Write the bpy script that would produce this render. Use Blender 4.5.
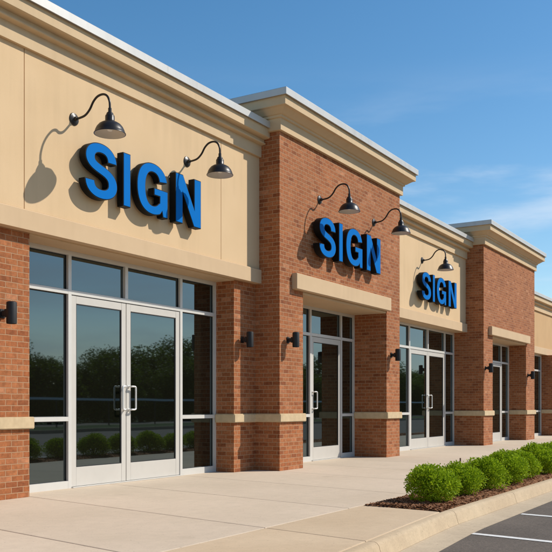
import bpy, bmesh, math, random
from mathutils import Vector, Matrix, noise
random.seed(7)
for o in list(bpy.data.objects): bpy.data.objects.remove(o)
scene = bpy.context.scene
COL = scene.collection
# ------------------------------------------------------------------ camera, sky, sun, exposure
PHI = math.atan(514/850)
cd = bpy.data.cameras.new('camera'); cam = bpy.data.objects.new('camera', cd); COL.objects.link(cam)
cd.sensor_width = 36; cd.lens = 850/552*36; cd.shift_y = 130/552; cd.clip_start = .1; cd.clip_end = 3000
cam.location = (0, 0, 1.05); cam.rotation_euler = (math.pi/2, 0, PHI-math.pi/2)
scene.camera = cam
scene.render.resolution_x = scene.render.resolution_y = 1024
SUN = Vector((.93, -1.0, 1.16)).normalized()
elev = math.asin(SUN.z); rot = math.atan2(SUN.x, SUN.y)
world = bpy.data.worlds.new("World"); scene.world = world; world.use_nodes = True
nt = world.node_tree; nt.nodes.clear()
wo = nt.nodes.new('ShaderNodeOutputWorld'); bg = nt.nodes.new('ShaderNodeBackground'); sky = nt.nodes.new('ShaderNodeTexSky')
sky.sky_type = 'NISHITA'; sky.sun_disc = False; sky.sun_elevation = elev; sky.sun_rotation = rot
sky.air_density = 1.0; sky.dust_density = .35; sky.ozone_density = .9; sky.altitude = 0
bg.inputs[1].default_value = .122
# thin high cirrus, streaked, laid out by sky direction
tc = nt.nodes.new('ShaderNodeTexCoord'); mp = nt.nodes.new('ShaderNodeMapping')
mp.inputs['Scale'].default_value = (1.3, 1.3, 7.0); mp.inputs['Rotation'].default_value = (.16, -.10, .5); mp.inputs['Location'].default_value = (.35, .1, .0)
nz = nt.nodes.new('ShaderNodeTexNoise'); nz.inputs['Scale'].default_value = 2.1; nz.inputs['Detail'].default_value = 7; nz.inputs['Roughness'].default_value = .55
nz.inputs['Distortion'].default_value = .25
cr = nt.nodes.new('ShaderNodeMapRange'); cr.inputs[1].default_value = .40; cr.inputs[2].default_value = .64; cr.inputs[3].default_value = 0; cr.inputs[4].default_value = .55
cr.interpolation_type = 'SMOOTHSTEP'
hs = nt.nodes.new('ShaderNodeHueSaturation'); hs.inputs['Saturation'].default_value = 1.33; hs.inputs['Value'].default_value = 1.15; hs.inputs['Hue'].default_value = .495
mx = nt.nodes.new('ShaderNodeMix'); mx.data_type = 'RGBA'; mx.inputs[7].default_value = (6.6, 7.3, 8.2, 1)
L = nt.links.new
L(tc.outputs['Generated'], mp.inputs[0]); L(mp.outputs[0], nz.inputs[0]); L(nz.outputs[0], cr.inputs[0])
sp_ = nt.nodes.new('ShaderNodeSeparateXYZ'); L(tc.outputs['Generated'], sp_.inputs[0])
lo = nt.nodes.new('ShaderNodeMapRange'); lo.inputs[1].default_value = .38; lo.inputs[2].default_value = .22; L(sp_.outputs[2], lo.inputs[0]); lo.interpolation_type = 'SMOOTHSTEP'
mu = nt.nodes.new('ShaderNodeMath'); mu.operation = 'MULTIPLY'; L(cr.outputs[0], mu.inputs[0]); L(lo.outputs[0], mu.inputs[1]); L(mu.outputs[0], mx.inputs[0])
L(sky.outputs[0], hs.inputs['Color']); L(hs.outputs[0], mx.inputs[6]); L(mx.outputs[2], bg.inputs[0]); L(bg.outputs[0], wo.inputs[0])
sl = bpy.data.lights.new('sun', 'SUN'); sl.energy = 4.9; sl.angle = math.radians(.5); sl.color = (1, .93, .82)
so = bpy.data.objects.new('sun', sl); COL.objects.link(so); so.rotation_euler = SUN.to_track_quat('Z', 'Y').to_euler()
so.location = (20, -20, 30)
scene.view_settings.view_transform = 'Standard'; scene.view_settings.look = 'None'
scene.view_settings.exposure = 0; scene.view_settings.gamma = 1; scene.view_settings.use_curve_mapping = False

# ------------------------------------------------------------------ materials
def mat(name, col, rough=.8, spec=.5, metal=0, noise_amt=0, noise_scale=5, bump=0, bump_scale=200, col2=None, detail=4, coat=0):
    m = bpy.data.materials.new(name); m.use_nodes = True; n = m.node_tree; b = n.nodes['Principled BSDF']
    b.inputs['Roughness'].default_value = rough; b.inputs['Metallic'].default_value = metal
    b.inputs['Specular IOR Level'].default_value = spec; b.inputs['Base Color'].default_value = (*col, 1)
    if coat: b.inputs['Coat Weight'].default_value = coat
    t = n.nodes.new('ShaderNodeTexCoord')
    if noise_amt or col2:
        z = n.nodes.new('ShaderNodeTexNoise'); z.inputs['Scale'].default_value = noise_scale; z.inputs['Detail'].default_value = detail
        r = n.nodes.new('ShaderNodeMapRange'); r.inputs[1].default_value = .3; r.inputs[2].default_value = .7
        x = n.nodes.new('ShaderNodeMix'); x.data_type = 'RGBA'
        c2 = col2 or tuple(c*(1-noise_amt) for c in col)
        x.inputs[6].default_value = (*c2, 1); x.inputs[7].default_value = (*col, 1)
        n.links.new(t.outputs['Object'], z.inputs[0]); n.links.new(z.outputs[0], r.inputs[0]); n.links.new(r.outputs[0], x.inputs[0])
        n.links.new(x.outputs[2], b.inputs['Base Color'])
    if bump:
        z = n.nodes.new('ShaderNodeTexNoise'); z.inputs['Scale'].default_value = bump_scale; z.inputs['Detail'].default_value = 3
        u = n.nodes.new('ShaderNodeBump'); u.inputs['Strength'].default_value = bump; u.inputs['Distance'].default_value = .004
        n.links.new(t.outputs['Object'], z.inputs[0]); n.links.new(z.outputs[0], u.inputs['Height']); n.links.new(u.outputs[0], b.inputs['Normal'])
    return m

def brick_mat():
    m = bpy.data.materials.new('brick'); m.use_nodes = True; n = m.node_tree; b = n.nodes['Principled BSDF']; K = n.links.new
    b.inputs['Roughness'].default_value = .88; b.inputs['Specular IOR Level'].default_value = .25
    t = n.nodes.new('ShaderNodeTexCoord'); s = n.nodes.new('ShaderNodeSeparateXYZ'); K(t.outputs['Object'], s.inputs[0])
    a = n.nodes.new('ShaderNodeMath'); a.operation = 'SUBTRACT'; K(s.outputs[0], a.inputs[0]); K(s.outputs[1], a.inputs[1])
    c = n.nodes.new('ShaderNodeCombineXYZ'); K(a.outputs[0], c.inputs[0]); K(s.outputs[2], c.inputs[1])
    # slight waver so courses are not ruled
    nz = n.nodes.new('ShaderNodeTexNoise'); nz.inputs['Scale'].default_value = 9; K(t.outputs['Object'], nz.inputs[0])
    wv = n.nodes.new('ShaderNodeVectorMath'); wv.operation = 'SCALE'; wv.inputs['Scale'].default_value = .008; K(nz.outputs['Color'], wv.inputs[0])
    ad = n.nodes.new('ShaderNodeVectorMath'); ad.operation = 'ADD'; K(c.outputs[0], ad.inputs[0]); K(wv.outputs[0], ad.inputs[1])
    br = n.nodes.new('ShaderNodeTexBrick'); K(ad.outputs[0], br.inputs['Vector'])
    br.inputs['Color1'].default_value = (.0, .0, .0, 1); br.inputs['Color2'].default_value = (1, 1, 1, 1); br.inputs['Mortar'].default_value = (.5, .5, .5, 1)
    br.inputs['Scale'].default_value = 1; br.inputs['Mortar Size'].default_value = .0058; br.inputs['Mortar Smooth'].default_value = .3
    br.inputs['Brick Width'].default_value = .170; br.inputs['Row Height'].default_value = .0662; br.inputs['Bias'].default_value = 0
    ra = n.nodes.new('ShaderNodeValToRGB'); K(br.outputs['Color'], ra.inputs[0]); e = ra.color_ramp
    cols = [(0, (.25, .078, .029)), (.2, (.325, .107, .038)), (.45, (.36, .126, .046)), (.7, (.395, .147, .058)), (.88, (.33, .107, .038)), (1, (.47, .20, .095))]
    while len(e.elements) < len(cols): e.elements.new(.5)
    for q, (p, cc) in zip(e.elements, cols): q.position = p; q.color = (*cc, 1)
    # blotches inside bricks
    n2 = n.nodes.new('ShaderNodeTexNoise'); n2.inputs['Scale'].default_value = 26; n2.inputs['Detail'].default_value = 5; K(t.outputs['Object'], n2.inputs[0])
    r2 = n.nodes.new('ShaderNodeMapRange'); r2.inputs[1].default_value = .3; r2.inputs[2].default_value = .7; r2.inputs[3].default_value = .74; r2.inputs[4].default_value = 1.2; K(n2.outputs[0], r2.inputs[0])
    n3 = n.nodes.new('ShaderNodeTexNoise'); n3.inputs['Scale'].default_value = 1.1; n3.inputs['Detail'].default_value = 4; K(t.outputs['Object'], n3.inputs[0])
    r3 = n.nodes.new('ShaderNodeMapRange'); r3.inputs[1].default_value = .3; r3.inputs[2].default_value = .7; r3.inputs[3].default_value = .87; r3.inputs[4].default_value = 1.06; K(n3.outputs[0], r3.inputs[0])
    mm = n.nodes.new('ShaderNodeMath'); mm.operation = 'MULTIPLY'; K(r2.outputs[0], mm.inputs[0]); K(r3.outputs[0], mm.inputs[1])
    vs = n.nodes.new('ShaderNodeVectorMath'); vs.operation = 'SCALE'; K(ra.outputs[0], vs.inputs[0]); K(mm.outputs[0], vs.inputs['Scale'])
    x = n.nodes.new('ShaderNodeMix'); x.data_type = 'RGBA'; x.inputs[7].default_value = (.43, .25, .14, 1); K(br.outputs['Fac'], x.inputs[0]); K(vs.outputs[0], x.inputs[6]); K(x.outputs[2], b.inputs['Base Color'])
    n4 = n.nodes.new('ShaderNodeTexNoise'); n4.inputs['Scale'].default_value = 120; n4.inputs['Detail'].default_value = 2; K(t.outputs['Object'], n4.inputs[0])
    h = n.nodes.new('ShaderNodeMath'); h.operation = 'MULTIPLY_ADD'; h.inputs[1].default_value = -1.0; K(br.outputs['Fac'], h.inputs[0])
    h2 = n.nodes.new('ShaderNodeMath'); h2.operation = 'MULTIPLY'; h2.inputs[1].default_value = .5; K(n4.outputs[0], h2.inputs[0]); 
    h3 = n.nodes.new('ShaderNodeMath'); h3.operation = 'MULTIPLY_ADD'; h3.inputs[1].default_value = .45; K(br.outputs['Color'], h3.inputs[0]); K(h2.outputs[0], h3.inputs[2]); K(h3.outputs[0], h.inputs[2])
    bu = n.nodes.new('ShaderNodeBump'); bu.inputs['Strength'].default_value = .9; bu.inputs['Distance'].default_value = .007; K(h.outputs[0], bu.inputs['Height']); K(bu.outputs[0], b.inputs['Normal'])
    return m

def glass_mat():
    m = bpy.data.materials.new('tinted_glass'); m.use_nodes = True; n = m.node_tree; n.nodes.clear(); K = n.links.new
    o = n.nodes.new('ShaderNodeOutputMaterial'); g = n.nodes.new('ShaderNodeBsdfGlossy'); d = n.nodes.new('ShaderNodeBsdfDiffuse'); x = n.nodes.new('ShaderNodeMixShader')
    g.inputs['Roughness'].default_value = .018; g.inputs['Color'].default_value = (.66, .84, .92, 1)
    d.inputs['Color'].default_value = (.006, .006, .004, 1)
    f = n.nodes.new('ShaderNodeFresnel'); f.inputs['IOR'].default_value = 1.85
    r = n.nodes.new('ShaderNodeMapRange'); r.inputs[1].default_value = .0; r.inputs[2].default_value = 1; r.inputs[3].default_value = .08; r.inputs[4].default_value = 1.0
    K(f.outputs[0], r.inputs[0]); K(r.outputs[0], x.inputs[0]); K(d.outputs[0], x.inputs[1]); K(g.outputs[0], x.inputs[2]); K(x.outputs[0], o.inputs[0])
    # slow float-glass waver
    t = n.nodes.new('ShaderNodeTexCoord'); z = n.nodes.new('ShaderNodeTexNoise'); z.inputs['Scale'].default_value = 1.3; z.inputs['Detail'].default_value = 0
    u = n.nodes.new('ShaderNodeBump'); u.inputs['Strength'].default_value = .04; u.inputs['Distance'].default_value = .012
    K(t.outputs['Object'], z.inputs[0]); K(z.outputs[0], u.inputs['Height']); K(u.outputs[0], g.inputs['Normal'])
    return m

def leaf_mat(name, ca, cb, scale=6, trans=.35):
    m = bpy.data.materials.new(name); m.use_nodes = True; n = m.node_tree; n.nodes.clear(); K = n.links.new
    o = n.nodes.new('ShaderNodeOutputMaterial'); d = n.nodes.new('ShaderNodeBsdfPrincipled'); tr = n.nodes.new('ShaderNodeBsdfTranslucent'); x = n.nodes.new('ShaderNodeMixShader')
    d.inputs['Roughness'].default_value = .55; d.inputs['Specular IOR Level'].default_value = .12
    a = n.nodes.new('ShaderNodeAttribute'); a.attribute_name = 'tone'
    c = n.nodes.new('ShaderNodeMix'); c.data_type = 'RGBA'; c.inputs[6].default_value = (*ca, 1); c.inputs[7].default_value = (*cb, 1)
    K(a.outputs['Fac'], c.inputs[0]); K(c.outputs[2], d.inputs['Base Color']); K(c.outputs[2], tr.inputs['Color'])
    x.inputs[0].default_value = trans; K(d.outputs[0], x.inputs[1]); K(tr.outputs[0], x.inputs[2]); K(x.outputs[0], o.inputs[0])
    return m

def concrete_mat(name, ca, cb, tone=.06):
    m = bpy.data.materials.new(name); m.use_nodes = True; n = m.node_tree; b = n.nodes['Principled BSDF']; K = n.links.new
    b.inputs['Roughness'].default_value = .9; b.inputs['Specular IOR Level'].default_value = .25
    t = n.nodes.new('ShaderNodeTexCoord'); at = n.nodes.new('ShaderNodeAttribute'); at.attribute_name = 'tone'
    def nz(s, d): z = n.nodes.new('ShaderNodeTexNoise'); z.inputs['Scale'].default_value = s; z.inputs['Detail'].default_value = d; K(t.outputs['Object'], z.inputs[0]); return z
    z1 = nz(.8, 6); z2 = nz(60, 3); z3 = nz(9, 6)
    c = n.nodes.new('ShaderNodeMix'); c.data_type = 'RGBA'; c.inputs[6].default_value = (*ca, 1); c.inputs[7].default_value = (*cb, 1)
    r = n.nodes.new('ShaderNodeMapRange'); r.inputs[1].default_value = .3; r.inputs[2].default_value = .7; K(z1.outputs[0], r.inputs[0]); K(r.outputs[0], c.inputs[0])
    a = n.nodes.new('ShaderNodeMath'); a.operation = 'ADD'; K(z2.outputs[0], a.inputs[0]); K(z3.outputs[0], a.inputs[1])
    r2 = n.nodes.new('ShaderNodeMapRange'); r2.inputs[1].default_value = .6; r2.inputs[2].default_value = 1.4; r2.inputs[3].default_value = 1-tone*1.6; r2.inputs[4].default_value = 1+tone; K(a.outputs[0], r2.inputs[0])
    v = n.nodes.new('ShaderNodeVectorMath'); v.operation = 'SCALE'; K(c.outputs[2], v.inputs[0])
    z5 = nz(4.5, 8); r5 = n.nodes.new('ShaderNodeMapRange'); r5.inputs[1].default_value = .60; r5.inputs[2].default_value = .74; r5.inputs[3].default_value = 1; r5.inputs[4].default_value = .88; K(z5.outputs[0], r5.inputs[0])
    z6 = nz(38, 1); r6 = n.nodes.new('ShaderNodeMapRange'); r6.inputs[1].default_value = .68; r6.inputs[2].default_value = .74; r6.inputs[3].default_value = 1; r6.inputs[4].default_value = .76; K(z6.outputs[0], r6.inputs[0])
    p1 = n.nodes.new('ShaderNodeMath'); p1.operation = 'MULTIPLY'; K(r5.outputs[0], p1.inputs[0]); K(r6.outputs[0], p1.inputs[1])
    p2 = n.nodes.new('ShaderNodeMath'); p2.operation = 'MULTIPLY'; K(p1.outputs[0], p2.inputs[0]); K(r2.outputs[0], p2.inputs[1])
    p3 = n.nodes.new('ShaderNodeMath'); p3.operation = 'SUBTRACT'; p3.inputs[0].default_value = 1; K(at.outputs['Fac'], p3.inputs[1])
    p4 = n.nodes.new('ShaderNodeMath'); p4.operation = 'MULTIPLY'; K(p2.outputs[0], p4.inputs[0]); K(p3.outputs[0], p4.inputs[1])
    K(p4.outputs[0], v.inputs['Scale']); K(v.outputs[0], b.inputs['Base Color'])
    z4 = nz(150, 3); u = n.nodes.new('ShaderNodeBump'); u.inputs['Strength'].default_value = .25; u.inputs['Distance'].default_value = .003; K(z4.outputs[0], u.inputs['Height']); K(u.outputs[0], b.inputs['Normal'])
    return m

def asphalt_mat():
    m = bpy.data.materials.new('asphalt'); m.use_nodes = True; n = m.node_tree; b = n.nodes['Principled BSDF']; K = n.links.new
    b.inputs['Roughness'].default_value = .9; b.inputs['Specular IOR Level'].default_value = .3
    t = n.nodes.new('ShaderNodeTexCoord')
    vo = n.nodes.new('ShaderNodeTexVoronoi'); vo.inputs['Scale'].default_value = 110; K(t.outputs['Object'], vo.inputs[0])
    z = n.nodes.new('ShaderNodeTexNoise'); z.inputs['Scale'].default_value = 1.2; z.inputs['Detail'].default_value = 6; K(t.outputs['Object'], z.inputs[0])
    c = n.nodes.new('ShaderNodeValToRGB'); K(vo.outputs['Color'], c.inputs[0])
    c.color_ramp.elements[0].color = (.065, .053, .043, 1); c.color_ramp.elements[1].color = (.168, .135, .108, 1)
    r = n.nodes.new('ShaderNodeMapRange'); r.inputs[1].default_value = .3; r.inputs[2].default_value = .7; r.inputs[3].default_value = .82; r.inputs[4].default_value = 1.12; K(z.outputs[0], r.inputs[0])
    v = n.nodes.new('ShaderNodeVectorMath'); v.operation = 'SCALE'; K(c.outputs[0], v.inputs[0]); K(r.outputs[0], v.inputs['Scale']); K(v.outputs[0], b.inputs['Base Color'])
    u = n.nodes.new('ShaderNodeBump'); u.inputs['Strength'].default_value = .5; u.inputs['Distance'].default_value = .004; K(vo.outputs['Distance'], u.inputs['Height']); K(u.outputs[0], b.inputs['Normal'])
    return m

def rib(c): return c
def streak(m, amt=.055):
    n = m.node_tree; b = n.nodes['Principled BSDF']; K = n.links.new; src = b.inputs['Base Color'].links[0].from_socket
    t = n.nodes.new('ShaderNodeTexCoord'); mp = n.nodes.new('ShaderNodeMapping'); mp.inputs['Scale'].default_value = (7, 7, .5); K(t.outputs['Object'], mp.inputs[0])
    z = n.nodes.new('ShaderNodeTexNoise'); z.inputs['Scale'].default_value = 1.3; z.inputs['Detail'].default_value = 6; K(mp.outputs[0], z.inputs[0])
    z2 = n.nodes.new('ShaderNodeTexNoise'); z2.inputs['Scale'].default_value = .9; z2.inputs['Detail'].default_value = 3; K(t.outputs['Object'], z2.inputs[0])
    a = n.nodes.new('ShaderNodeMath'); a.operation = 'MULTIPLY'; K(z.outputs[0], a.inputs[0]); K(z2.outputs[0], a.inputs[1])
    r = n.nodes.new('ShaderNodeMapRange'); r.inputs[1].default_value = .24; r.inputs[2].default_value = .40; r.inputs[3].default_value = 1.01; r.inputs[4].default_value = 1-amt; K(a.outputs[0], r.inputs[0])
    v = n.nodes.new('ShaderNodeVectorMath'); v.operation = 'SCALE'; K(src, v.inputs[0]); K(r.outputs[0], v.inputs['Scale']); K(v.outputs[0], b.inputs['Base Color'])
M = dict(
 brick=brick_mat(), glass=glass_mat(),
 stucco=mat('stucco', (.66, .475, .285), .92, .2, col2=(.63, .45, .265), noise_scale=1.6, bump=.35, bump_scale=260),
 tan=mat('tan_stucco', (.56, .365, .19), .92, .2, col2=(.53, .34, .175), noise_scale=1.6, bump=.35, bump_scale=260),
 trim=mat('stucco_trim', (.60, .435, .27), .9, .2, col2=(.565, .405, .25), noise_scale=2.3, bump=.25, bump_scale=260),
 cornice=mat('cornice_stucco', (.60, .445, .275), .9, .2, col2=(.56, .41, .25), noise_scale=2.0, bump=.2, bump_scale=260),
 coping=mat('coping_metal', (.52, .515, .495), .45, .5, metal=.15, noise_amt=.08, noise_scale=3),
 stone=mat('cast_stone', (.60, .46, .28), .85, .3, col2=(.52, .39, .235), noise_scale=14, bump=.4, bump_scale=120),
 alu=mat('aluminium_frame', (.62, .60, .555), .4, .5, metal=.05, noise_amt=.05, noise_scale=8),
 door=mat('door_aluminium', (.56, .53, .48), .4, .5, metal=.0, noise_amt=.05, noise_scale=6),
 pull=mat('brushed_pull', (.75, .74, .71), .32, .5, metal=.45),
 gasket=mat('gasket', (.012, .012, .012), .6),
 lampblack=mat('black_enamel', (.017, .014, .013), .36, .4, coat=.0, noise_amt=.2, noise_scale=20),
 lampwhite=mat('lamp_interior', (.62, .58, .52), .5),
 bulb=mat('frosted_bulb', (.8, .78, .72), .3),
 black=mat('black_sconce', (.008, .008, .009), .6, noise_amt=.3, noise_scale=30),
 ret=mat('letter_return', (.004, .004, .004), .6, .2),
 blue=mat('blue_acrylic', (.0005, .15, .50), .6, .04, noise_amt=.06, noise_scale=3),
 walk=concrete_mat('sidewalk_concrete', (.53, .43, .32), (.59, .48, .365)),
 apron=concrete_mat('apron_concrete', (.52, .39, .255), (.58, .445, .30)),
 curb=concrete_mat('curb_concrete', (.45, .335, .215), (.51, .395, .26), .10),
 gutter=concrete_mat('gutter_concrete', (.43, .34, .235), (.50, .40, .28), .09),
 asphalt=asphalt_mat(), joint=mat('joint_filler', (.26, .20, .15), .95),
 paint=mat('road_paint', (.72, .71, .68), .7, noise_amt=.18, noise_scale=30, detail=8),
 mulch=mat('mulch', (.34, .17, .088), .95, .1, col2=(.15, .068, .035), noise_scale=40, bump=1, bump_scale=90),
 bark=mat('bark', (.10, .07, .045), .95, .1, noise_amt=.5, noise_scale=20),
 bush=leaf_mat('boxwood_leaf', (.15, .24, .006), (.44, .58, .024), trans=.28),
 tree=leaf_mat('tree_leaf', (.045, .075, .006), (.13, .17, .012), trans=.5),
 grass=mat('grass', (.05, .09, .022), .95, .1, col2=(.035, .06, .016), noise_scale=1.5, bump=1, bump_scale=60),
 roof=mat('roof_membrane', (.35, .34, .32), .9, noise_amt=.15, noise_scale=2),
 rail=mat('galvanised_rail', (.66, .72, .78), .5),
 twig=mat('stake_wood', (.20, .12, .07), .9, noise_amt=.3, noise_scale=60),
)

for k_, a_ in (('stucco', .05), ('tan', .06), ('trim', .035), ('cornice', .045), ('stone', .10), ('coping', .08)): streak(M[k_], a_)

# ------------------------------------------------------------------ helpers
def obj(name, bm, m, parent=None, smooth=False, kind=None):
    bmesh.ops.recalc_face_normals(bm, faces=bm.faces)
    me = bpy.data.meshes.new(name); bm.to_mesh(me); bm.free(); me.materials.append(m)
    if smooth:
        for p in me.polygons: p.use_smooth = True
        if smooth != 'all':
            me.set_sharp_from_angle(angle=math.radians(smooth if smooth is not True else 40))
    o = bpy.data.objects.new(name, me); COL.objects.link(o)
    if parent: o.parent = parent
    if kind: o['kind'] = kind
    return o
def thing(name, label, cat, loc=(0, 0, 0), group=None):
    o = bpy.data.objects.new(name, None); COL.objects.link(o); o.location = loc; o['label'] = label; o['category'] = cat
    if group: o['group'] = group
    o.empty_display_size = .1
    return o
def dup(root, loc, label, group):
    r = root.copy(); COL.objects.link(r); r.location = loc; r['label'] = label; r['group'] = group
    for ch in list(root.children):
        c = ch.copy(); COL.objects.link(c); c.parent = r
        for g in list(ch.children):
            d = g.copy(); COL.objects.link(d); d.parent = c
    return r
def box(bm, x0, x1, y0, y1, z0, z1, bev=0):
    vs = [bm.verts.new(p) for p in ((x0,y0,z0),(x1,y0,z0),(x1,y1,z0),(x0,y1,z0),(x0,y0,z1),(x1,y0,z1),(x1,y1,z1),(x0,y1,z1))]
    fs = [bm.faces.new([vs[i] for i in q]) for q in ((0,3,2,1),(4,5,6,7),(0,1,5,4),(1,2,6,5),(2,3,7,6),(3,0,4,7))]
    if bev:
        es = list({e for f in fs for e in f.edges}); bmesh.ops.bevel(bm, geom=es, offset=bev, segments=2, affect='EDGES')
def bxo(name, b, m, parent=None, bev=0, kind=None):
    bm = bmesh.new()
    for q in (b if isinstance(b[0], (tuple, list)) else [b]): box(bm, *q, bev=bev)
    return obj(name, bm, m, parent, kind=kind)
def loft(bm, rings, closed_ring=True, cap=False):
    R = [[bm.verts.new(p) for p in r] for r in rings]
    for a, b in zip(R, R[1:]):
        n = len(a)
        for i in range(n if closed_ring else n-1):
            j = (i+1) % n
            try: bm.faces.new((a[i], a[j], b[j], b[i]))
            except ValueError: pass
    if cap:
        bm.faces.new(R[0]); bm.faces.new(R[-1])
    return R
def tube(bm, pts, r, n=10, cap=True):
    pts = [Vector(p) for p in pts]; rings = []
    up = Vector((1, 0, 0))
    for i, p in enumerate(pts):
        t = (pts[min(i+1, len(pts)-1)]-pts[max(i-1, 0)]).normalized()
        a = t.cross(up)
        if a.length < .1: a = t.cross(Vector((0, 1, 0)))
        a.normalize(); b = t.cross(a).normalized(); rr = r[i] if isinstance(r, list) else r
        rings.append([p+rr*(math.cos(2*math.pi*k/n)*a+math.sin(2*math.pi*k/n)*b) for k in range(n)])
    loft(bm, rings, cap=cap)
def lathe(bm, prof, c=(0, 0), n=32, axis='z', cap=False):
    rings = []
    for r, z in prof:
        if axis == 'z': rings.append([(c[0]+r*math.cos(2*math.pi*k/n), c[1]+r*math.sin(2*math.pi*k/n), z) for k in range(n)])
        else: rings.append([(c[0]+r*math.cos(2*math.pi*k/n), z, c[1]+r*math.sin(2*math.pi*k/n)) for k in range(n)])
    loft(bm, rings, cap=cap)
def catmull(pts, k=6):
    P = [Vector(p) for p in pts]; P = [2*P[0]-P[1]]+P+[2*P[-1]-P[-2]]; out = []
    for i in range(1, len(P)-2):
        for j in range(k):
            t = j/k; a, b, c, d = P[i-1:i+3]
            out.append(.5*((2*b)+(c-a)*t+(2*a-5*b+4*c-d)*t*t+(3*b-a-3*c+d)*t**3))
    out.append(P[-2]); return out

# ------------------------------------------------------------------ ground, sidewalk, curb, lot
bm = bmesh.new(); box(bm, -900, 900, -900, 900, -.9, -.40); obj('ground', bm, M['grass'], kind='structure')
bxo('parking_lot', (-120, 260, -12.0, 2.9, -.5, -.150), M['asphalt'], kind='structure')
bxo('road', (-120, 260, -26.0, -18.0, -.5, -.150), M['asphalt'], kind='structure')
bxo('verge', (-120, 260, -18.0, -12.2, -.5, -.04), M['grass'], kind='structure')
bxo('far_curb', (-120, 260, -12.2, -12.0, -.5, .0), M['gutter'], kind='structure', bev=.02)
def sh(X): return -.085*math.sqrt((max(0, 8.3-X))**2+.25)+.0425 if X < 8.3 else 0     # the curb bends outward near the photographer
# sidewalk: real slabs with tooled joints on a dark sub-base
bxo('sub_base', (-8, 60, 3.02, 8.6, -.45, -.014), M['joint'], kind='structure')
SK = .20; YJ = 3.87
def jx(k, y): return 6.22+1.63*k+SK*(y-3.85)
bm = bmesh.new(); g = .0045
def slab(poly, z=0):
    # poly CCW list of xy; joint edge is rounded over
    cx = sum(p[0] for p in poly)/len(poly); cy = sum(p[1] for p in poly)/len(poly)
    def off(d):
        out = []; n = len(poly)
        for i in range(n):
            p0, p1, p2 = Vector(poly[i-1]), Vector(poly[i]), Vector(poly[(i+1) % n])
            e1 = (p1-p0).normalized(); e2 = (p2-p1).normalized(); n1 = Vector((-e1.y, e1.x)); n2 = Vector((-e2.y, e2.x))
            bis = (n1+n2).normalized(); q = p1+bis*(d/max(.3, bis.dot(n1))); out.append(q)
        return out
    rings = [[(p.x, p.y, zz) for p in off(d)] for d, zz in ((g, -.12), (g, -.008), (g+.003, -.002), (g+.009, z))]
    n0 = len(bm.faces); R = loft(bm, rings); bm.faces.new(R[-1]); ly = bm.faces.layers.float.get('tone') or bm.faces.layers.float.new('tone'); tn = random.uniform(-.02, .055)
    bm.faces.ensure_lookup_table()
    for f in bm.faces[n0:]: f[ly] = tn
for k in range(-8, 26):
    a, b = jx(k, YJ), jx(k+1, YJ); c, d = jx(k+1, 8.55), jx(k, 8.55)
    slab([(a, YJ), (b, YJ), (c, 8.55), (d, 8.55)])
obj('sidewalk', bm, M['walk'], kind='structure')
bm = bmesh.new()
for k in range(-8, 1):
    a, b = jx(k, YJ), jx(k+1, YJ)
    if k == 0: b = 8.19
    n = 6
    def fy(x): return 2.975+sh(x)
    a0 = jx(k, fy(a)); b0 = jx(k+1, fy(b)) if k < 0 else 8.06
    poly = [(a0+(b0-a0)*i/n, fy(a0+(b0-a0)*i/n)) for i in range(n+1)]+[(b, YJ), (a, YJ)]
    slab(poly)
obj('curb_apron', bm, M['apron'], kind='structure')
# curb and gutter in cast lengths
cbm = bmesh.new(); gbm = bmesh.new()
cprof = [(2.968, -.3), (2.968, -.006), (2.962, 0), (2.905, -.001), (2.885, -.010), (2.868, -.030), (2.842, -.118), (2.836, -.128), (2.836, -.3)]
gprof = [(2.833, -.3), (2.833, -.132), (2.80, -.137), (2.575, -.146), (2.572, -.3)]
jo = [-6.5]+[6.02-2.1*k for k in range(5, 0, -1)]+[6.02, 8.22, 10.35, 12.42]+[12.42+2.1*k for k in range(1, 22)]
for a, b in zip(jo, jo[1:]):
    n = 5
    for bmx, pr in ((cbm, cprof), (gbm, gprof)):
        rings = []
        gg = .004 if bmx is cbm else .002
        for i in range(n+1):
            X = a+gg+(b-a-2*gg)*i/n
            rings.append([(X, y+sh(X), z) for y, z in pr])
        loft(bmx, rings, closed_ring=True, cap=True)
obj('curb', cbm, M['curb'], kind='structure', smooth=30); obj('gutter', gbm, M['gutter'], kind='structure', smooth=30)
# parking bay lines (skewed bays)
for i, X in enumerate([6.1, 7.79, 9.48, 11.17, 12.86, 14.55, 16.24, 17.93, 19.62, 21.31]):
    w = .047; y0, y1 = 2.55, -2.6; s = .16
    bm = bmesh.new(); pts = []
    n = 30
    A = []; B = []
    for k in range(n+1):
        y = y0+(y1-y0)*k/n; x = X+(y-2.57)*s
        A.append(bm.verts.new((x-w+random.uniform(-.003, .003), y, -.146))); B.append(bm.verts.new((x+w+random.uniform(-.003, .003), y, -.146)))
    for k in range(n): bm.faces.new((A[k], B[k], B[k+1], A[k+1]))
    obj('parking_line', bm, M['paint'], kind='structure')
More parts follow.
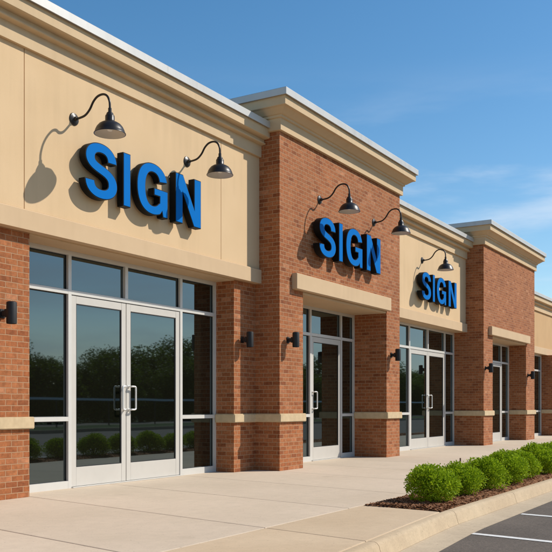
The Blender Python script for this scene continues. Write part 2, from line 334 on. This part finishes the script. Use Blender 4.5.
# mulch bed
bm = bmesh.new(); nx, ny = 620, 16; V = []
for i in range(nx+1):
    row = []
    for j in range(ny+1):
        v = j/ny; y = 2.972+(YJ-.003-2.972)*v; x0 = 8.075+.12*v
        x = x0+(42-x0)*(i/nx)**1.5
        e = min(v, 1-v, (x-x0)/.8*.5+.0)*2
        z = -.022+.045*min(1, e*1.6)**.6+.014*noise.noise(Vector((x*9, y*9, 0)))*min(1, e*5)+.008*noise.noise(Vector((x*31, y*31, 2)))*min(1, e*5)
        row.append(bm.verts.new((x, y, z)))
    V.append(row)
for i in range(nx):
    for j in range(ny): bm.faces.new((V[i][j], V[i+1][j], V[i+1][j+1], V[i][j+1]))
obj('mulch_bed', bm, M['mulch'], kind='structure')
bm = bmesh.new()
for i in range(9000):
    x = 8.15+(random.random()**1.7)*22; y = random.uniform(2.985, YJ-.02)
    e = min(1, min(y-2.97, YJ-y)*8); z = -.012+.035*e
    a = random.uniform(0, 6.28); l = random.uniform(.012, .032); w = random.uniform(.004, .009); t = random.uniform(-.35, .35)
    dx, dy = math.cos(a)*l, math.sin(a)*l; px, py = -math.sin(a)*w, math.cos(a)*w; dz = l*t
    bm.faces.new([bm.verts.new(p) for p in ((x-dx-px, y-dy-py, z-dz), (x+dx-px, y+dy-py, z+dz), (x+dx*.8+px, y+dy*.8+py, z+dz+.006), (x-dx+px, y-dy+py, z-dz+.006))])
chips = obj('mulch_chips', bm, M['mulch'], kind='stuff')

# ------------------------------------------------------------------ storefront glazing
def pane(parent, x0, x1, y, z0, z1, name='glass_pane'):
    return bxo(name, (x0, x1, y, y+.02, z0, z1), M['glass'], parent)
def storefront(root, yf, x0, x1, vx, zt, ztr, zmid, doors, jw=.05, dz=.02):
    """yf = front face of frame; vx = mullion centres; doors = list of (x0,x1, hinge side)"""
    bm = bmesh.new(); d = .115; yg = yf+.045
    box(bm, x0, x1, yf, yf+d, zt-.055, zt)                       # head
    dx0 = min(q[0] for q in doors); dx1 = max(q[1] for q in doors)
    segs = [x0+jw]+vx+[x1-jw]
    fr = [(x0, x0+jw), (x1-jw, x1)]+[(v-.028, v+.028) for v in vx]
    for a, b in fr: box(bm, a, b, yf+.001, yf+d-.001, 0, zt-.055)
    fr.sort()
    panes = []
    for (a0, a1), (b0, b1) in zip(fr, fr[1:]):
        xa, xb = a1, b0; mid = (xa+xb)/2; isdoor = dx0-.01 < mid < dx1+.01
        box(bm, xa, xb, yf+.002, yf+d-.002, ztr-.028, ztr+.028)
        panes.append((xa, xb, ztr+.028, zt-.055))
        if not isdoor:
            box(bm, xa, xb, yf+.002, yf+d-.002, zmid-.028, zmid+.028)
            box(bm, xa, xb, yf+.002, yf+d-.002, 0, .095)
            panes.append((xa, xb, zmid+.028, ztr-.028)); panes.append((xa, xb, .095, zmid-.028))
    f = obj('storefront_frame', bm, M['alu'], root)
    gb = bmesh.new(); q = .012
    for a, b, z0, z1 in panes:                                   # black glazing gasket round each pane
        box(gb, a, a+q, yg-.008, yg+.03, z0, z1); box(gb, b-q, b, yg-.008, yg+.03, z0, z1)
        box(gb, a+q, b-q, yg-.008, yg+.03, z0, z0+q*.7); box(gb, a+q, b-q, yg-.008, yg+.03, z1-q, z1)
        pane(f, a+q*.5, b-q*.5, yg, z0+.003, z1-.003)
    obj('gasket', gb, M['gasket'], f)
    for a, b, side in doors:
        gp = .006; xa, xb = a+gp, b-gp; z0, z1 = .016, ztr-.036; st = .088; rt = .10; rb = .245; y = yf+.012; t = .045
        bm = bmesh.new()
        box(bm, xa, xa+st, y, y+t, z0, z1); box(bm, xb-st, xb, y, y+t, z0, z1)
        box(bm, xa+st, xb-st, y+.001, y+t-.001, z1-rt, z1); box(bm, xa+st, xb-st, y+.001, y+t-.001, z0, z0+rb)
        bmesh.ops.bevel(bm, geom=[e for e in bm.edges], offset=.002, segments=1, affect='EDGES')
        dr = obj('door', bm, M['door'], root)
        gb = bmesh.new(); q = .012; X0, X1, Z0, Z1 = xa+st, xb-st, z0+rb, z1-rt
        for bb in ((X0, X0+q, Z0, Z1), (X1-q, X1, Z0, Z1), (X0+q, X1-q, Z0, Z0+q), (X0+q, X1-q, Z1-q, Z1)): box(gb, bb[0], bb[1], y+.006, y+.04, bb[2], bb[3])
        obj('gasket', gb, M['gasket'], dr)
        pane(dr, X0+q*.5, X1-q*.5, y+.016, Z0+q*.5, Z1-q*.5)
        hx = xb-st*.5 if side == 'R' else xa+st*.5
        hb = bmesh.new(); h0, h1 = 1.0, 1.32
        sgn = -1 if side == 'R' else 1
        e = y-.060; W_ = sgn*.085
        pts = [(hx, y, h0), (hx, y-.03, h0), (hx, e+.008, h0), (hx+sgn*.012, e, h0), (hx+W_*.7, e, h0), (hx+W_*.93, e, h0+.008), (hx+W_, e, h0+.03), (hx+W_, e, (h0+h1)/2), (hx+W_, e, h1-.03), (hx+W_*.93, e, h1-.008), (hx+W_*.7, e, h1), (hx+sgn*.012, e, h1), (hx, e+.008, h1), (hx, y-.03, h1), (hx, y, h1)]
        tube(hb, catmull(pts, 3), .0125, 10)
        for hz in (h0, h1): lathe(hb, [(.0, y-.008), (.022, y-.008), (.022, y+.001)], c=(hx, hz), n=14, axis='y')
        obj('handle', hb, M['pull'], dr, smooth=True)
        # closer / hinges
    # threshold + black sheet standing in for the unlit room behind the frame
    bxo('threshold', (dx0, dx1, yf-.03, yf+.10, 0.0, .012), M['alu'], root, bev=.004)
    ib = bmesh.new(); box(ib, x0+.01, x1-.01, yf+d+.01, yf+d+.03, 0, zt-.01); obj('dark_backing', ib, M['gasket'], root)

def band(parent, boxes):
    b = bmesh.new()
    for q in boxes: box(b, *q, bev=.012)
    return obj('stone_band', b, M['stone'], parent)
B0, B1, PO = .785, .925, .045
ZB = B0+.0

def extrude_profile(name, prof, x0, x1, m, parent, y0):
    bm = bmesh.new(); loft(bm, [[(x, y0-o, z) for o, z in prof] for x in (x0, x1)], cap=True); return obj(name, bm, m, parent)
WY = 7.44      # stucco wall face
def stucco_bay(root, x0, x1, dzt, panels, zbot=3.05, sm='stucco'):
    top = 5.60+dzt
    # wall body with tooled panel joints
    wb = bmesh.new(); xs = [x0]+panels+[x1]; 
    for a, b in zip(xs, xs[1:]):
        ga = .006 if a != x0 else 0; gb_ = .006 if b != x1 else 0
        box(wb, a+ga, b-gb_, WY, WY+.05, zbot+.24, 5.12+dzt)
    box(wb, x0, x1, WY+.012, WY+.4, zbot+.01, top)
    w = obj('stucco_wall', wb, M[sm], root)
    tp = [(.0, zbot+.232), (.035, zbot+.228), (.045, zbot+.218), (.045, zbot), (-.55, zbot), (-.55, zbot+.03), (0.0, zbot+.05)]
    extrude_profile('trim_band', tp, x0, x1, M['trim'], root, WY)
    c = [(-.3, 5.13), (.0, 5.13), (.035, 5.118), (.045, 5.108), (.045, 5.30), (.10, 5.315), (.105, 5.338), (.125, 5.345), (.15, 5.375), (.19, 5.402), (.205, 5.405), (.205, 5.552), (-.3, 5.552)]
    c = [(.0, 5.112), (.045, 5.112), (.045, 5.302), (.112, 5.310), (.122, 5.318), (.122, 5.332), (.098, 5.342), (.098, 5.388), (.185, 5.398), (.205, 5.408), (.205, 5.552), (-.3, 5.552), (-.3, 5.112)]
    co = extrude_profile('cornice', [(o, z+dzt) for o, z in c], x0, x1, M['cornice'], root, WY)
    k = [(.245, 5.545), (.245, 5.645), (.238, 5.652), (-.38, 5.665), (-.38, 5.56), (.20, 5.556), (.236, 5.552), (.238, 5.545)]
    bm = bmesh.new(); n = max(2, round((x1-x0)/3.0))
    for i in range(n):
        a = x0+(x1-x0)*i/n; b = x0+(x1-x0)*(i+1)/n
        loft(bm, [[(x, WY-o, z+dzt) for o, z in k] for x in (a+(.0015 if i else 0), b-(.0015 if i < n-1 else 0))], cap=True)
    obj('coping', bm, M['coping'], co)
    return w
def roof(root, x0, x1, y, z, back=19.0):
    bm = bmesh.new(); box(bm, x0, x1, y+.41, back, z-.1, z)
    box(bm, x0, x1, back, back+.25, 0, z+.35)
    obj('roof', bm, M['roof'], root)

def tower(root, x0, x1, yf, zb, zt, ox0, ox1, zo, yg):
    """brick box with an opening ox0..ox1 up to zo; zb brick top"""
    back = yf+2.4
    bm = bmesh.new()
    box(bm, x0, ox0, yf, back, 0, zo); box(bm, ox1, x1, yf, back, 0, zo)
    # upper shell
    box(bm, x0, x1, yf, back, zo, zb)
    bmesh.ops.remove_doubles(bm, verts=bm.verts, dist=1e-5)
    wall = obj('brick_wall', bm, M['brick'], root)
    for (a, b, inner) in ((x0, ox0, 'R'), (ox1, x1, 'L')):
        q = bmesh.new(); box(q, a-PO, b+PO, yf-PO, yg-.002, B0+.002, B1+.002, bev=.012)
        if a == x0 and yf < 7: box(q, a-PO+.001, a+.2, yg-.2, 7.752, B0+.003, B1+.001, bev=.008)
        obj('stone_band', q, M['stone'], wall)
    # cornice swept round all four sides
    D = zb-5.50
    pr = [(.0, 5.494), (.055, 5.494), (.055, 5.68), (.085, 5.688), (.09, 5.722), (.115, 5.728), (.16, 5.762), (.215, 5.80), (.25, 5.806), (.26, 5.812), (.26, 5.955), (.0, 5.955)]
    sc = (zt-zb-.0)/(6.06-5.50)
    def ring(o, z): zz = zb+(z-5.5)*sc; return [(x0-o, yf-o, zz), (x1+o, yf-o, zz), (x1+o, back+o, zz), (x0-o, back+o, zz)]
    b2 = bmesh.new(); loft(b2, [ring(o, z) for o, z in pr]); co = obj('cornice', b2, M['cornice'], root)
    b3 = bmesh.new(); R = loft(b3, [ring(o, z) for o, z in ((.0, 5.958), (.294, 5.957), (.296, 5.945), (.303, 5.945), (.303, 6.05), (.297, 6.058), (.0, 6.06))]); b3.faces.new(R[-1])
    obj('coping', b3, M['coping'], co)
    return wall

# --- unit 1
u1 = thing('retail_unit', 'tan stucco storefront with silver double doors at left of first brick tower', 'storefront', (9, 7.4, 0), 'joined units of the shopping strip')
def reroot(root):   # keep children's world coordinates while the Empty stands at the unit's base
    for c in root.children: c.matrix_parent_inverse = Matrix.Translation(-Vector(root.location))
X1 = 11.77
stucco_bay(u1, 1.0, X1, 0, [2.9, 6.78, 10.68])
roof(u1, 1.0, X1, WY, 5.1)
storefront(u1, 7.86, 6.93, 11.15, [7.92, 10.24], 3.03, 2.505, .885, [(7.948, 9.005, 'R'), (9.005, 10.212, 'L')])
# transom mullion above the meeting stiles
bxo('transom_mullion', (8.975, 9.033, 7.861, 7.96, 2.535, 2.974), M['alu'], u1)
for a, b in ((1.0, 6.93), (11.15, X1)):
    p = bxo('brick_pier', (a, b, 7.52, 8.6, 0, 3.06), M['brick'], u1)
    q = bmesh.new()
    box(q, a-(.0 if a < 2 else PO), b+(PO if b < 8 else 0), 7.52-PO, 7.858, B0, B1, bev=.012)
    obj('stone_band', q, M['stone'], p)
bxo('soffit', (6.93, 11.15, 7.515, 8.6, 3.031, 3.10), M['trim'], u1)
# --- tower 1
t1 = thing('brick_tower_unit', 'brick tower storefront with single door, between the two larger stucco storefronts', 'storefront', (14.2, 7.05, 0), 'joined units of the shopping strip')
TX0, TX1 = 11.77, 16.70
tower(t1, TX0, TX1, 7.05, 5.50, 6.06, 12.54, 16.02, 2.985, 7.77)
storefront(t1, 7.77, 12.54, 16.02, [14.13, 15.42], 2.94, 2.41, .87, [(14.158, 15.392, 'L')])
li = bmesh.new(); box(li, 12.17, 16.055, 6.955, 7.10, 2.985, 3.25, bev=.008); obj('lintel', li, M['trim'], t1)
bxo('soffit', (12.545, 16.015, 7.06, 8.6, 2.941, 2.984), M['trim'], t1)
# --- unit 3
u3 = thing('retail_unit', 'narrower stucco storefront with double doors, between the two brick towers', 'storefront', (19.4, 7.4, 0), 'joined units of the shopping strip')
S0, S1 = TX1, 22.13
stucco_bay(u3, S0, S1, -.135, [], zbot=3.02)
roof(u3, S0, S1, WY, 4.95)
storefront(u3, 7.755, S0, S1, [18.99, 21.42], 3.015, 2.45, .87, [(19.018, 20.2, 'R'), (20.2, 21.392, 'L')])
bxo('transom_mullion', (20.172, 20.228, 7.756, 7.86, 2.48, 2.959), M['alu'], u3)
bxo('soffit', (S0+.003, S1-.003, 7.47, 8.4, 3.016, 3.10), M['trim'], u3)
# --- tower 2
t2 = thing('brick_tower_unit', 'farther brick tower storefront, right of the narrow stucco unit', 'storefront', (24.7, 6.95, 0), 'joined units of the shopping strip')
tower(t2, S1, 27.37, 6.95, 5.34, 5.91, 22.93, 26.36, 2.965, 7.47)
storefront(t2, 7.47, 22.93, 26.36, [24.0, 25.55], 2.92, 2.36, .87, [(24.028, 25.522, 'L')])
li = bmesh.new(); box(li, 22.56, 26.52, 6.855, 7.0, 2.965, 3.20, bev=.008); obj('lintel', li, M['trim'], t2)
bxo('soffit', (22.935, 26.355, 6.96, 8.3, 2.921, 2.964), M['trim'], t2)
# --- unit 5
u5 = thing('retail_unit', 'low tan stucco unit at right edge, beyond the far brick tower', 'storefront', (32, 7.4, 0), 'joined units of the shopping strip')
stucco_bay(u5, 27.37, 40, -.80, [33.5], zbot=2.86, sm='tan')
roof(u5, 27.37, 40, WY, 4.4)
storefront(u5, 7.6, 27.37, 30.9, [28.6, 29.9], 2.86, 2.30, .87, [(28.628, 29.872, 'L')])
for a, b in ((30.9, 33.0), (36.5, 40)):
    p = bxo('brick_pier', (a, b, 7.1, 8.6, 0, 2.859), M['brick'], u5)
    q = bmesh.new(); box(q, a-PO, b+PO, 7.1-PO, 7.598, B0, B1, bev=.012); obj('stone_band', q, M['stone'], p)
storefront(u5, 7.6, 33.0, 36.5, [34.2, 35.4], 2.86, 2.30, .87, [(34.228, 35.372, 'L')])
for u in (u1, t1, u3, t2, u5): reroot(u)

# ------------------------------------------------------------------ gooseneck lamps
def gooseneck(label, loc):
    t = thing('gooseneck_lamp', label, 'wall lamp', loc, 'gooseneck lamps above the signs')
    bm = bmesh.new(); lathe(bm, [(0, -.028), (.03, -.028), (.05, -.02), (.072, -.012), (.078, 0.0)], n=28, axis='y')
    lathe(bm, [(0, -.06), (.024, -.06), (.028, -.02)], n=16, axis='y'); obj('wall_plate', bm, M['lampblack'], t, smooth=True)
    pts = [(0, -.02, 0), (0, -.10, 0), (0, -.19, .018), (0, -.262, .075), (0, -.318, .155), (0, -.385, .205), (0, -.47, .215), (0, -.535, .185), (0, -.572, .12), (0, -.58, .05), (0, -.58, -.02)]
    bm = bmesh.new(); tube(bm, catmull(pts, 5), .0135, 12); tube(bm, [(0, -.58, .03), (0, -.58, -.03)], .021, 14); obj('arm', bm, M['lampblack'], t, smooth=True)
    bm = bmesh.new(); P = [(0, -.02), (.032, -.021), (.040, -.032), (.044, -.05), (.052, -.056), (.055, -.066), (.056, -.12), (.066, -.132), (.095, -.142), (.128, -.163), (.155, -.195), (.172, -.232), (.181, -.262), (.188, -.268), (.188, -.275), (.181, -.276)]
    lathe(bm, P, c=(0, -.58), n=40); s = obj('shade', bm, M['lampblack'], t, smooth=50)
    bm = bmesh.new(); Q = [(.180, -.275), (.168, -.232), (.150, -.197), (.123, -.168), (.09, -.148), (.03, -.138), (0, -.137)]
    lathe(bm, Q, c=(0, -.58), n=40); obj('shade_lining', bm, M['lampwhite'], s, smooth=True)
    bm = bmesh.new(); lathe(bm, [(.0, -.14), (.018, -.14), (.02, -.165), (.036, -.19), (.04, -.21), (.03, -.235), (.0, -.245)], c=(0, -.58), n=20); obj('bulb', bm, M['bulb'], s, smooth=True)
    return t
G = 'gooseneck lamps above the signs'
g0 = gooseneck('black gooseneck lamp over the S of the nearest blue sign', (7.56, WY, 4.53))
dup(g0, (9.82, WY, 4.57), 'black gooseneck lamp over the N end of the nearest blue sign', G)
dup(g0, (13.13, 7.05, 4.66), 'black gooseneck lamp on brick over the S of the middle sign', G)
dup(g0, (15.39, 7.05, 4.68), 'black gooseneck lamp on brick over the N of the middle sign', G)
dup(g0, (18.97, WY, 4.49), 'single black gooseneck lamp over the farthest, smallest sign', G)

# ------------------------------------------------------------------ sconces
def sconce(label, loc):
    t = thing('wall_sconce', label, 'wall lamp', loc, 'black sconces on the brick piers')
    bm = bmesh.new(); box(bm, -.04, .04, -.018, 0, -.05, .05, bev=.005); obj('wall_plate', bm, M['black'], t)
    bm = bmesh.new(); box(bm, -.026, .026, -.085, -.015, -.03, .03, bev=.006); box(bm, -.036, .036, -.115, -.07, -.045, .045, bev=.006); obj('arm', bm, M['black'], t)
    bm = bmesh.new(); lathe(bm, [(.0, -.105), (.045, -.105), (.047, -.118), (.055, -.12), (.057, -.10), (.057, .11), (.055, .118), (.042, .126), (.042, .12), (0, .12)], c=(0, -.155), n=28); obj('lamp_body', bm, M['black'], t, smooth=35)
    return t
GS = 'black sconces on the brick piers'
s0 = sconce('black cylinder sconce at left edge beside the nearest doors', (6.53, 7.52, 2.08))
dup(s0, (11.38, 7.52, 2.11), 'black cylinder sconce on recessed pier right of the nearest doors', GS)
dup(s0, (12.03, 7.05, 2.13), 'black cylinder sconce on the front of the near tower, left of its door', GS)
dup(s0, (16.25, 7.05, 2.10), 'black cylinder sconce on the near tower pier right of its door', GS)
dup(s0, (22.27, 6.95, 2.06), 'black cylinder sconce on the far tower left of its door', GS)
dup(s0, (26.55, 6.95, 2.00), 'black cylinder sconce on the far tower right of its door', GS)

# ------------------------------------------------------------------ SIGN letters
def bez(p0, segs, k=14):
    out = [Vector(p0)]
    for a, b, c in segs:
        p = out[-1]; a, b, c = Vector(a), Vector(b), Vector(c)
        for i in range(1, k+1):
            t = i/k; out.append(p*(1-t)**3+3*a*t*(1-t)**2+3*b*t*t*(1-t)+c*t**3)
    return out
def stroke(c, w):
    Lf, R = [], []
    for i, p in enumerate(c):
        t = (c[min(i+1, len(c)-1)]-c[max(i-1, 0)]).normalized(); n = Vector((-t.y, t.x)); Lf.append(p+n*w/2); R.append(p-n*w/2)
    return Lf, R
SW = .178
cS = bez((.515, .69), [((.515, .83), (.43, .911), (.305, .911)), ((.18, .911), (.10, .835), (.10, .725)), ((.10, .60), (.20, .565), (.31, .525)), ((.43, .48), (.525, .43), (.525, .285)), ((.525, .165), (.43, .089), (.305, .089)), ((.17, .089), (.09, .17), (.09, .31))])
a, b = stroke(cS, SW); polyS = a+b[::-1]
cG = bez((.565, .68), [((.545, .83), (.46, .911), (.335, .911)), ((.17, .911), (.09, .75), (.09, .5)), ((.09, .25), (.17, .089), (.335, .089)), ((.45, .089), (.565, .18), (.565, .33))])
a, b = stroke(cG, SW)   # travelling anticlockwise: left = inner
inner, outer = a, b
n3 = 14*2
oc = [p for i, p in enumerate(outer) if i <= 3*14 or p.x < .50 and p.y < .2]
ic = [p for i, p in enumerate(inner) if i <= 3*14 or p.x < .455]
ic = [p for p in ic]
polyG = oc+[Vector((.535, .105)), Vector((.555, .0)), Vector((.665, .0)), Vector((.665, .535)), Vector((.36, .535)), Vector((.36, .39)), Vector((.485, .39)), Vector((.482, .27))]+ic[::-1]
polyI = [Vector(p) for p in ((0, 0), (.185, 0), (.185, 1), (0, 1))]
polyN = [Vector(p) for p in ((0, 0), (.172, 0), (.172, .62), (.44, 0), (.62, 0), (.62, 1), (.448, 1), (.448, .38), (.18, 1), (0, 1))]
def sign(label, x0, x1, z0, z1, yw, depth, gap):
    t = thing('letter_sign', label, 'sign', (x0, yw, z0), 'blue SIGN letter sets over the storefronts')
    H = z1-z0; W = x1-x0
    lay = [(polyS, 0.0, .245), (polyI, .292, .352), (polyG, .405, .676), (polyN, .748, 1.0)]
    for poly, a, b in lay:
        xs = [p.x for p in poly]; lo, hi = min(xs), max(xs); yl = [p.y for p in poly]
        def P(p): return (W*(a+(p.x-lo)/(hi-lo)*(b-a)), p.y*H)
        pts = [P(p) for p in poly]
        bm = bmesh.new(); vs = [bm.verts.new((x, -gap, z)) for x, z in pts]; f = bm.faces.new(vs)
        r = bmesh.ops.extrude_face_region(bm, geom=[f]); bmesh.ops.translate(bm, vec=(0, -depth, 0), verts=[v for v in r['geom'] if isinstance(v, bmesh.types.BMVert)])
        for v_ in (): pass
        ls = obj('letter', bm, M['ret'], t)
        # standoffs hidden behind the letter carry it off the wall
        bm = bmesh.new(); vs = [bm.verts.new((x, -gap-depth-.0005, z)) for x, z in pts]; f = bm.faces.new(vs); bm.normal_update()
        r = bmesh.ops.inset_region(bm, faces=[f], thickness=.011, use_even_offset=True, use_boundary=True)
        bmesh.ops.delete(bm, geom=r['faces'], context='FACES')
        keep = list(bm.faces); bmesh.ops.delete(bm, geom=[v for v in bm.verts if not v.link_faces], context='VERTS')
        r = bmesh.ops.extrude_face_region(bm, geom=keep); bmesh.ops.translate(bm, vec=(0, -.005, 0), verts=[v for v in r['geom'] if isinstance(v, bmesh.types.BMVert)])
        obj('letter_face', bm, M['blue'], ls)
        cx = W*(a+b)/2
        for zz in (.09, .91):
            xx = W*a+.05 if poly is polyN else cx
            sp = bmesh.new(); box(sp, xx-.012, xx+.012, -gap-.002, 0, zz*H-.012, zz*H+.012)
            obj('standoff', sp, M['ret'], ls)
    return t
sign('blue SIGN letters on tan stucco above the nearest double doors', 7.60, 9.97, 3.61, 4.30, WY, .10, .04)
sign('blue SIGN letters on the brick tower between two gooseneck lamps', 12.80, 15.34, 3.63, 4.32, 7.05, .12, .05)
sign('smallest blue SIGN letters on tan stucco between the brick towers', 18.55, 20.94, 3.53, 4.18, WY, .12, .04)

# ------------------------------------------------------------------ shrubs
def set_tone(me, tones, per):
    at = me.attributes.new('tone', 'FLOAT', 'FACE'); vals = []
    for t in tones: vals += [t]*per
    at.data.foreach_set('value', vals)
def shrub_mesh(seed, R=.36, H=.43, n=5200, leaf=.017):
    rnd = random.Random(seed); V, F, T = [], [], []
    lobes = []
    for q in range(16):
        a = q*2.39996; el = rnd.uniform(-.35, 1.2); rr_ = .50*R
        lobes.append((Vector((math.cos(a)*math.cos(el)*rr_, math.sin(a)*math.cos(el)*rr_, .46*H+math.sin(el)*.30*H)), rnd.uniform(.30, .42)*R))
    lobes += [(Vector((0, 0, .45*H)), .66*R)]*5
    for i in range(n):
        c, r = rnd.choice(lobes); d = Vector((rnd.gauss(0, 1), rnd.gauss(0, 1), rnd.gauss(0, 1))).normalized()
        rr = r*(rnd.random()**.22)*(1+.22*noise.noise(d*2.6+c*9)); 
        if rnd.random() < .07: rr *= rnd.uniform(1.0, 1.16)
        p = c+Vector((d.x, d.y, d.z*.82))*rr
        q_ = min(1, max(0, p.z/(1.12*H))); kk = math.sqrt(max(.05, 1-.62*q_**2.4)); p.x *= kk; p.y *= kk
        if p.z < .015: p.z = rnd.uniform(.015, .06)
        if p.z > H*1.12: p.z = H*1.12-rnd.random()*.03
        out = (d+Vector((0, 0, .5))+Vector((rnd.uniform(-1, 1), rnd.uniform(-1, 1), rnd.uniform(-1, 1)))*.8).normalized()
        s = out.cross(Vector((rnd.uniform(-1, 1), rnd.uniform(-1, 1), rnd.uniform(-1, 1)))).normalized()
        l = leaf*rnd.uniform(.7, 1.5); w = l*.48; up = s.cross(out)
        b = len(V); V += [p, p+out*l*.5+s*w, p+out*l*1.25-up*.2*l, p+out*l*.5-s*w]
        F.append((b, b+1, b+2, b+3)); T.append(min(1, max(0, rnd.gauss(.5, .28)+.25*noise.noise(p*14))))
    me = bpy.data.meshes.new('foliage'); me.from_pydata([tuple(v) for v in V], [], F); me.materials.append(M['bush']); set_tone(me, T, 1); return me
def stems_mesh(seed, R, H):
    rnd = random.Random(seed); bm = bmesh.new()
    for k in range(9):
        a = k*.7+rnd.random(); q = Vector((math.cos(a)*R*.55, math.sin(a)*R*.55, H*.72))
        tube(bm, [(0, 0, -.03), tuple(q*.45+Vector((0, 0, .03))), tuple(q)], [.012, .007, .003], 5)
    return bm
variants = [(shrub_mesh(s, n=10500, R=.42, H=.42, leaf=.0165), s) for s in (1, 2, 3, 4)]
protos = []
ordn = ['nearest', 'second', 'third', 'fourth', 'fifth', 'sixth', 'seventh', 'eighth', 'ninth', 'tenth', 'eleventh', 'twelfth', 'thirteenth', 'fourteenth', 'fifteenth', 'sixteenth', 'seventeenth', 'eighteenth']
xs = [8.76, 9.62, 10.46, 11.40, 12.26, 13.22, 14.12, 15.05, 15.95, 16.9, 17.85, 18.8, 19.7, 20.7]
sz = [.96, .90, .98, 1.06, .98, 1.1, 1.05, 1.1, 1.0, 1.08, 1.1, 1.0, 1.1, 1.05]
stem_me = None
for i, X in enumerate(xs):
    t = thing('shrub', f'{ordn[i]} low clipped green shrub in the mulch row beside the curb' if i else 'nearest low green shrub, at the pointed front corner of the mulch bed', 'shrub', (X, 3.31+random.uniform(-.03, .03), .0), 'clipped shrubs in the mulch bed')
    me, s = variants[i % 4]
    f = bpy.data.objects.new('foliage', me); COL.objects.link(f); f.parent = t
    if stem_me is None: so_ = obj('stems', stems_mesh(5, .36, .43), M['bark'], t); stem_me = so_.data
    else:
        so_ = bpy.data.objects.new('stems', stem_me); COL.objects.link(so_); so_.parent = t
    t.rotation_euler = (0, 0, random.uniform(0, 6.28)); k = sz[i]; t.scale = (k, k, k*random.uniform(.94, 1.03))
# small stake in the bed
bm = bmesh.new(); box(bm, -.010, .010, -.008, .008, -.05, .365, bev=.002)
st = obj('stake', bm, M['twig']); st.location = (10.85, 3.72, 0); st['label'] = 'thin brown stake standing among the shrubs'; st['category'] = 'stake'

# ------------------------------------------------------------------ across the road (seen mirrored in the glass)
def tree_meshes(seed, H=6.2):
    rnd = random.Random(seed); V, F, T = [], [], []
    bm = bmesh.new(); tube(bm, [(0, 0, -.4), (.05, 0, 1.2), (0, .08, H*.5), (.1, 0, H*.85)], [.17, .13, .09, .03], 8)
    lobes = []
    for k in range(22):
        a = k*2.4+rnd.random(); h = H*(.10+.72*rnd.random()); r = H*.30*(1.1-abs(h/H-.40))
        c = Vector((math.cos(a)*r, math.sin(a)*r, h)); lobes.append((c, H*rnd.uniform(.13, .2)))
        tube(bm, [(0, 0, h*.6), tuple(c*.6+Vector((0, 0, h*.3))), tuple(c)], [.05, .035, .012], 5)
    lobes.append((Vector((0, 0, H*.85)), H*.15))
    for i in range(15000):
        c, r = rnd.choice(lobes); d = Vector((rnd.gauss(0, 1), rnd.gauss(0, 1), rnd.gauss(0, .8))).normalized()
        p = c+d*r*(rnd.random()**.35)*(1+.22*noise.noise(d*2+c)); l = rnd.uniform(.05, .115)
        o = Vector((rnd.uniform(-1, 1), rnd.uniform(-1, 1), rnd.uniform(-.6, 1))).normalized(); s = o.cross(Vector((rnd.uniform(-1, 1), rnd.uniform(-1, 1), rnd.uniform(-1, 1)))).normalized()
        b = len(V); V += [p-o*l, p+s*l*.6, p+o*l, p-s*l*.6]; F.append((b, b+1, b+2, b+3)); T.append(min(1, max(0, rnd.gauss(.5, .3))))
    me = bpy.data.meshes.new('crown'); me.from_pydata([tuple(v) for v in V], [], F); me.materials.append(M['tree']); set_tone(me, T, 1)
    return me, bm
TR = []
for s in (11, 12, 13):
    me, bm = tree_meshes(s); TR.append((me, bm))
tr_me = [None]*3
i = 0
for rowi, (Yr, x0, x1, stp) in enumerate(((-30, 14, 190, 3.6), (-34.5, 20, 190, 4.3))):
    X = x0
    while X < x1:
        k = i % 3; sc = random.uniform(.72, 1.12)+rowi*.18+.12*math.sin(X*.21)
        t = thing('tree', 'dark leafy tree in the row across the road, mirrored in the storefront glass', 'tree', (X+random.uniform(-.8, .8), Yr+random.uniform(-1, 1), -.4), 'trees across the road')
        c = bpy.data.objects.new('crown', TR[k][0]); COL.objects.link(c); c.parent = t
        if tr_me[k] is None: o = obj('trunk', TR[k][1], M['bark'], t); tr_me[k] = o.data
        else: o = bpy.data.objects.new('trunk', tr_me[k]); COL.objects.link(o); o.parent = t
        t.scale = (sc*1.15, sc*1.15, sc*.97); t.rotation_euler = (0, 0, random.uniform(0, 6.28))
        i += 1; X += stp*random.uniform(.8, 1.2)
# roadside rail
bm = bmesh.new(); X = 0.0
fr = thing('rail_fence', 'pale blue-grey metal rail fence along the far side of the lot, mirrored in the glass', 'fence', (60, -17, 0))
pb = bmesh.new(); box(pb, -60, 100, -.03, .03, 1.36, 1.48); obj('rail', pb, M['rail'], fr)
for k in range(41): 
    pb = bmesh.new(); box(pb, -60+k*4-.025, -60+k*4+.025, .031, .09, -.3, 1.36); obj('post', pb, M['gasket'], fr)
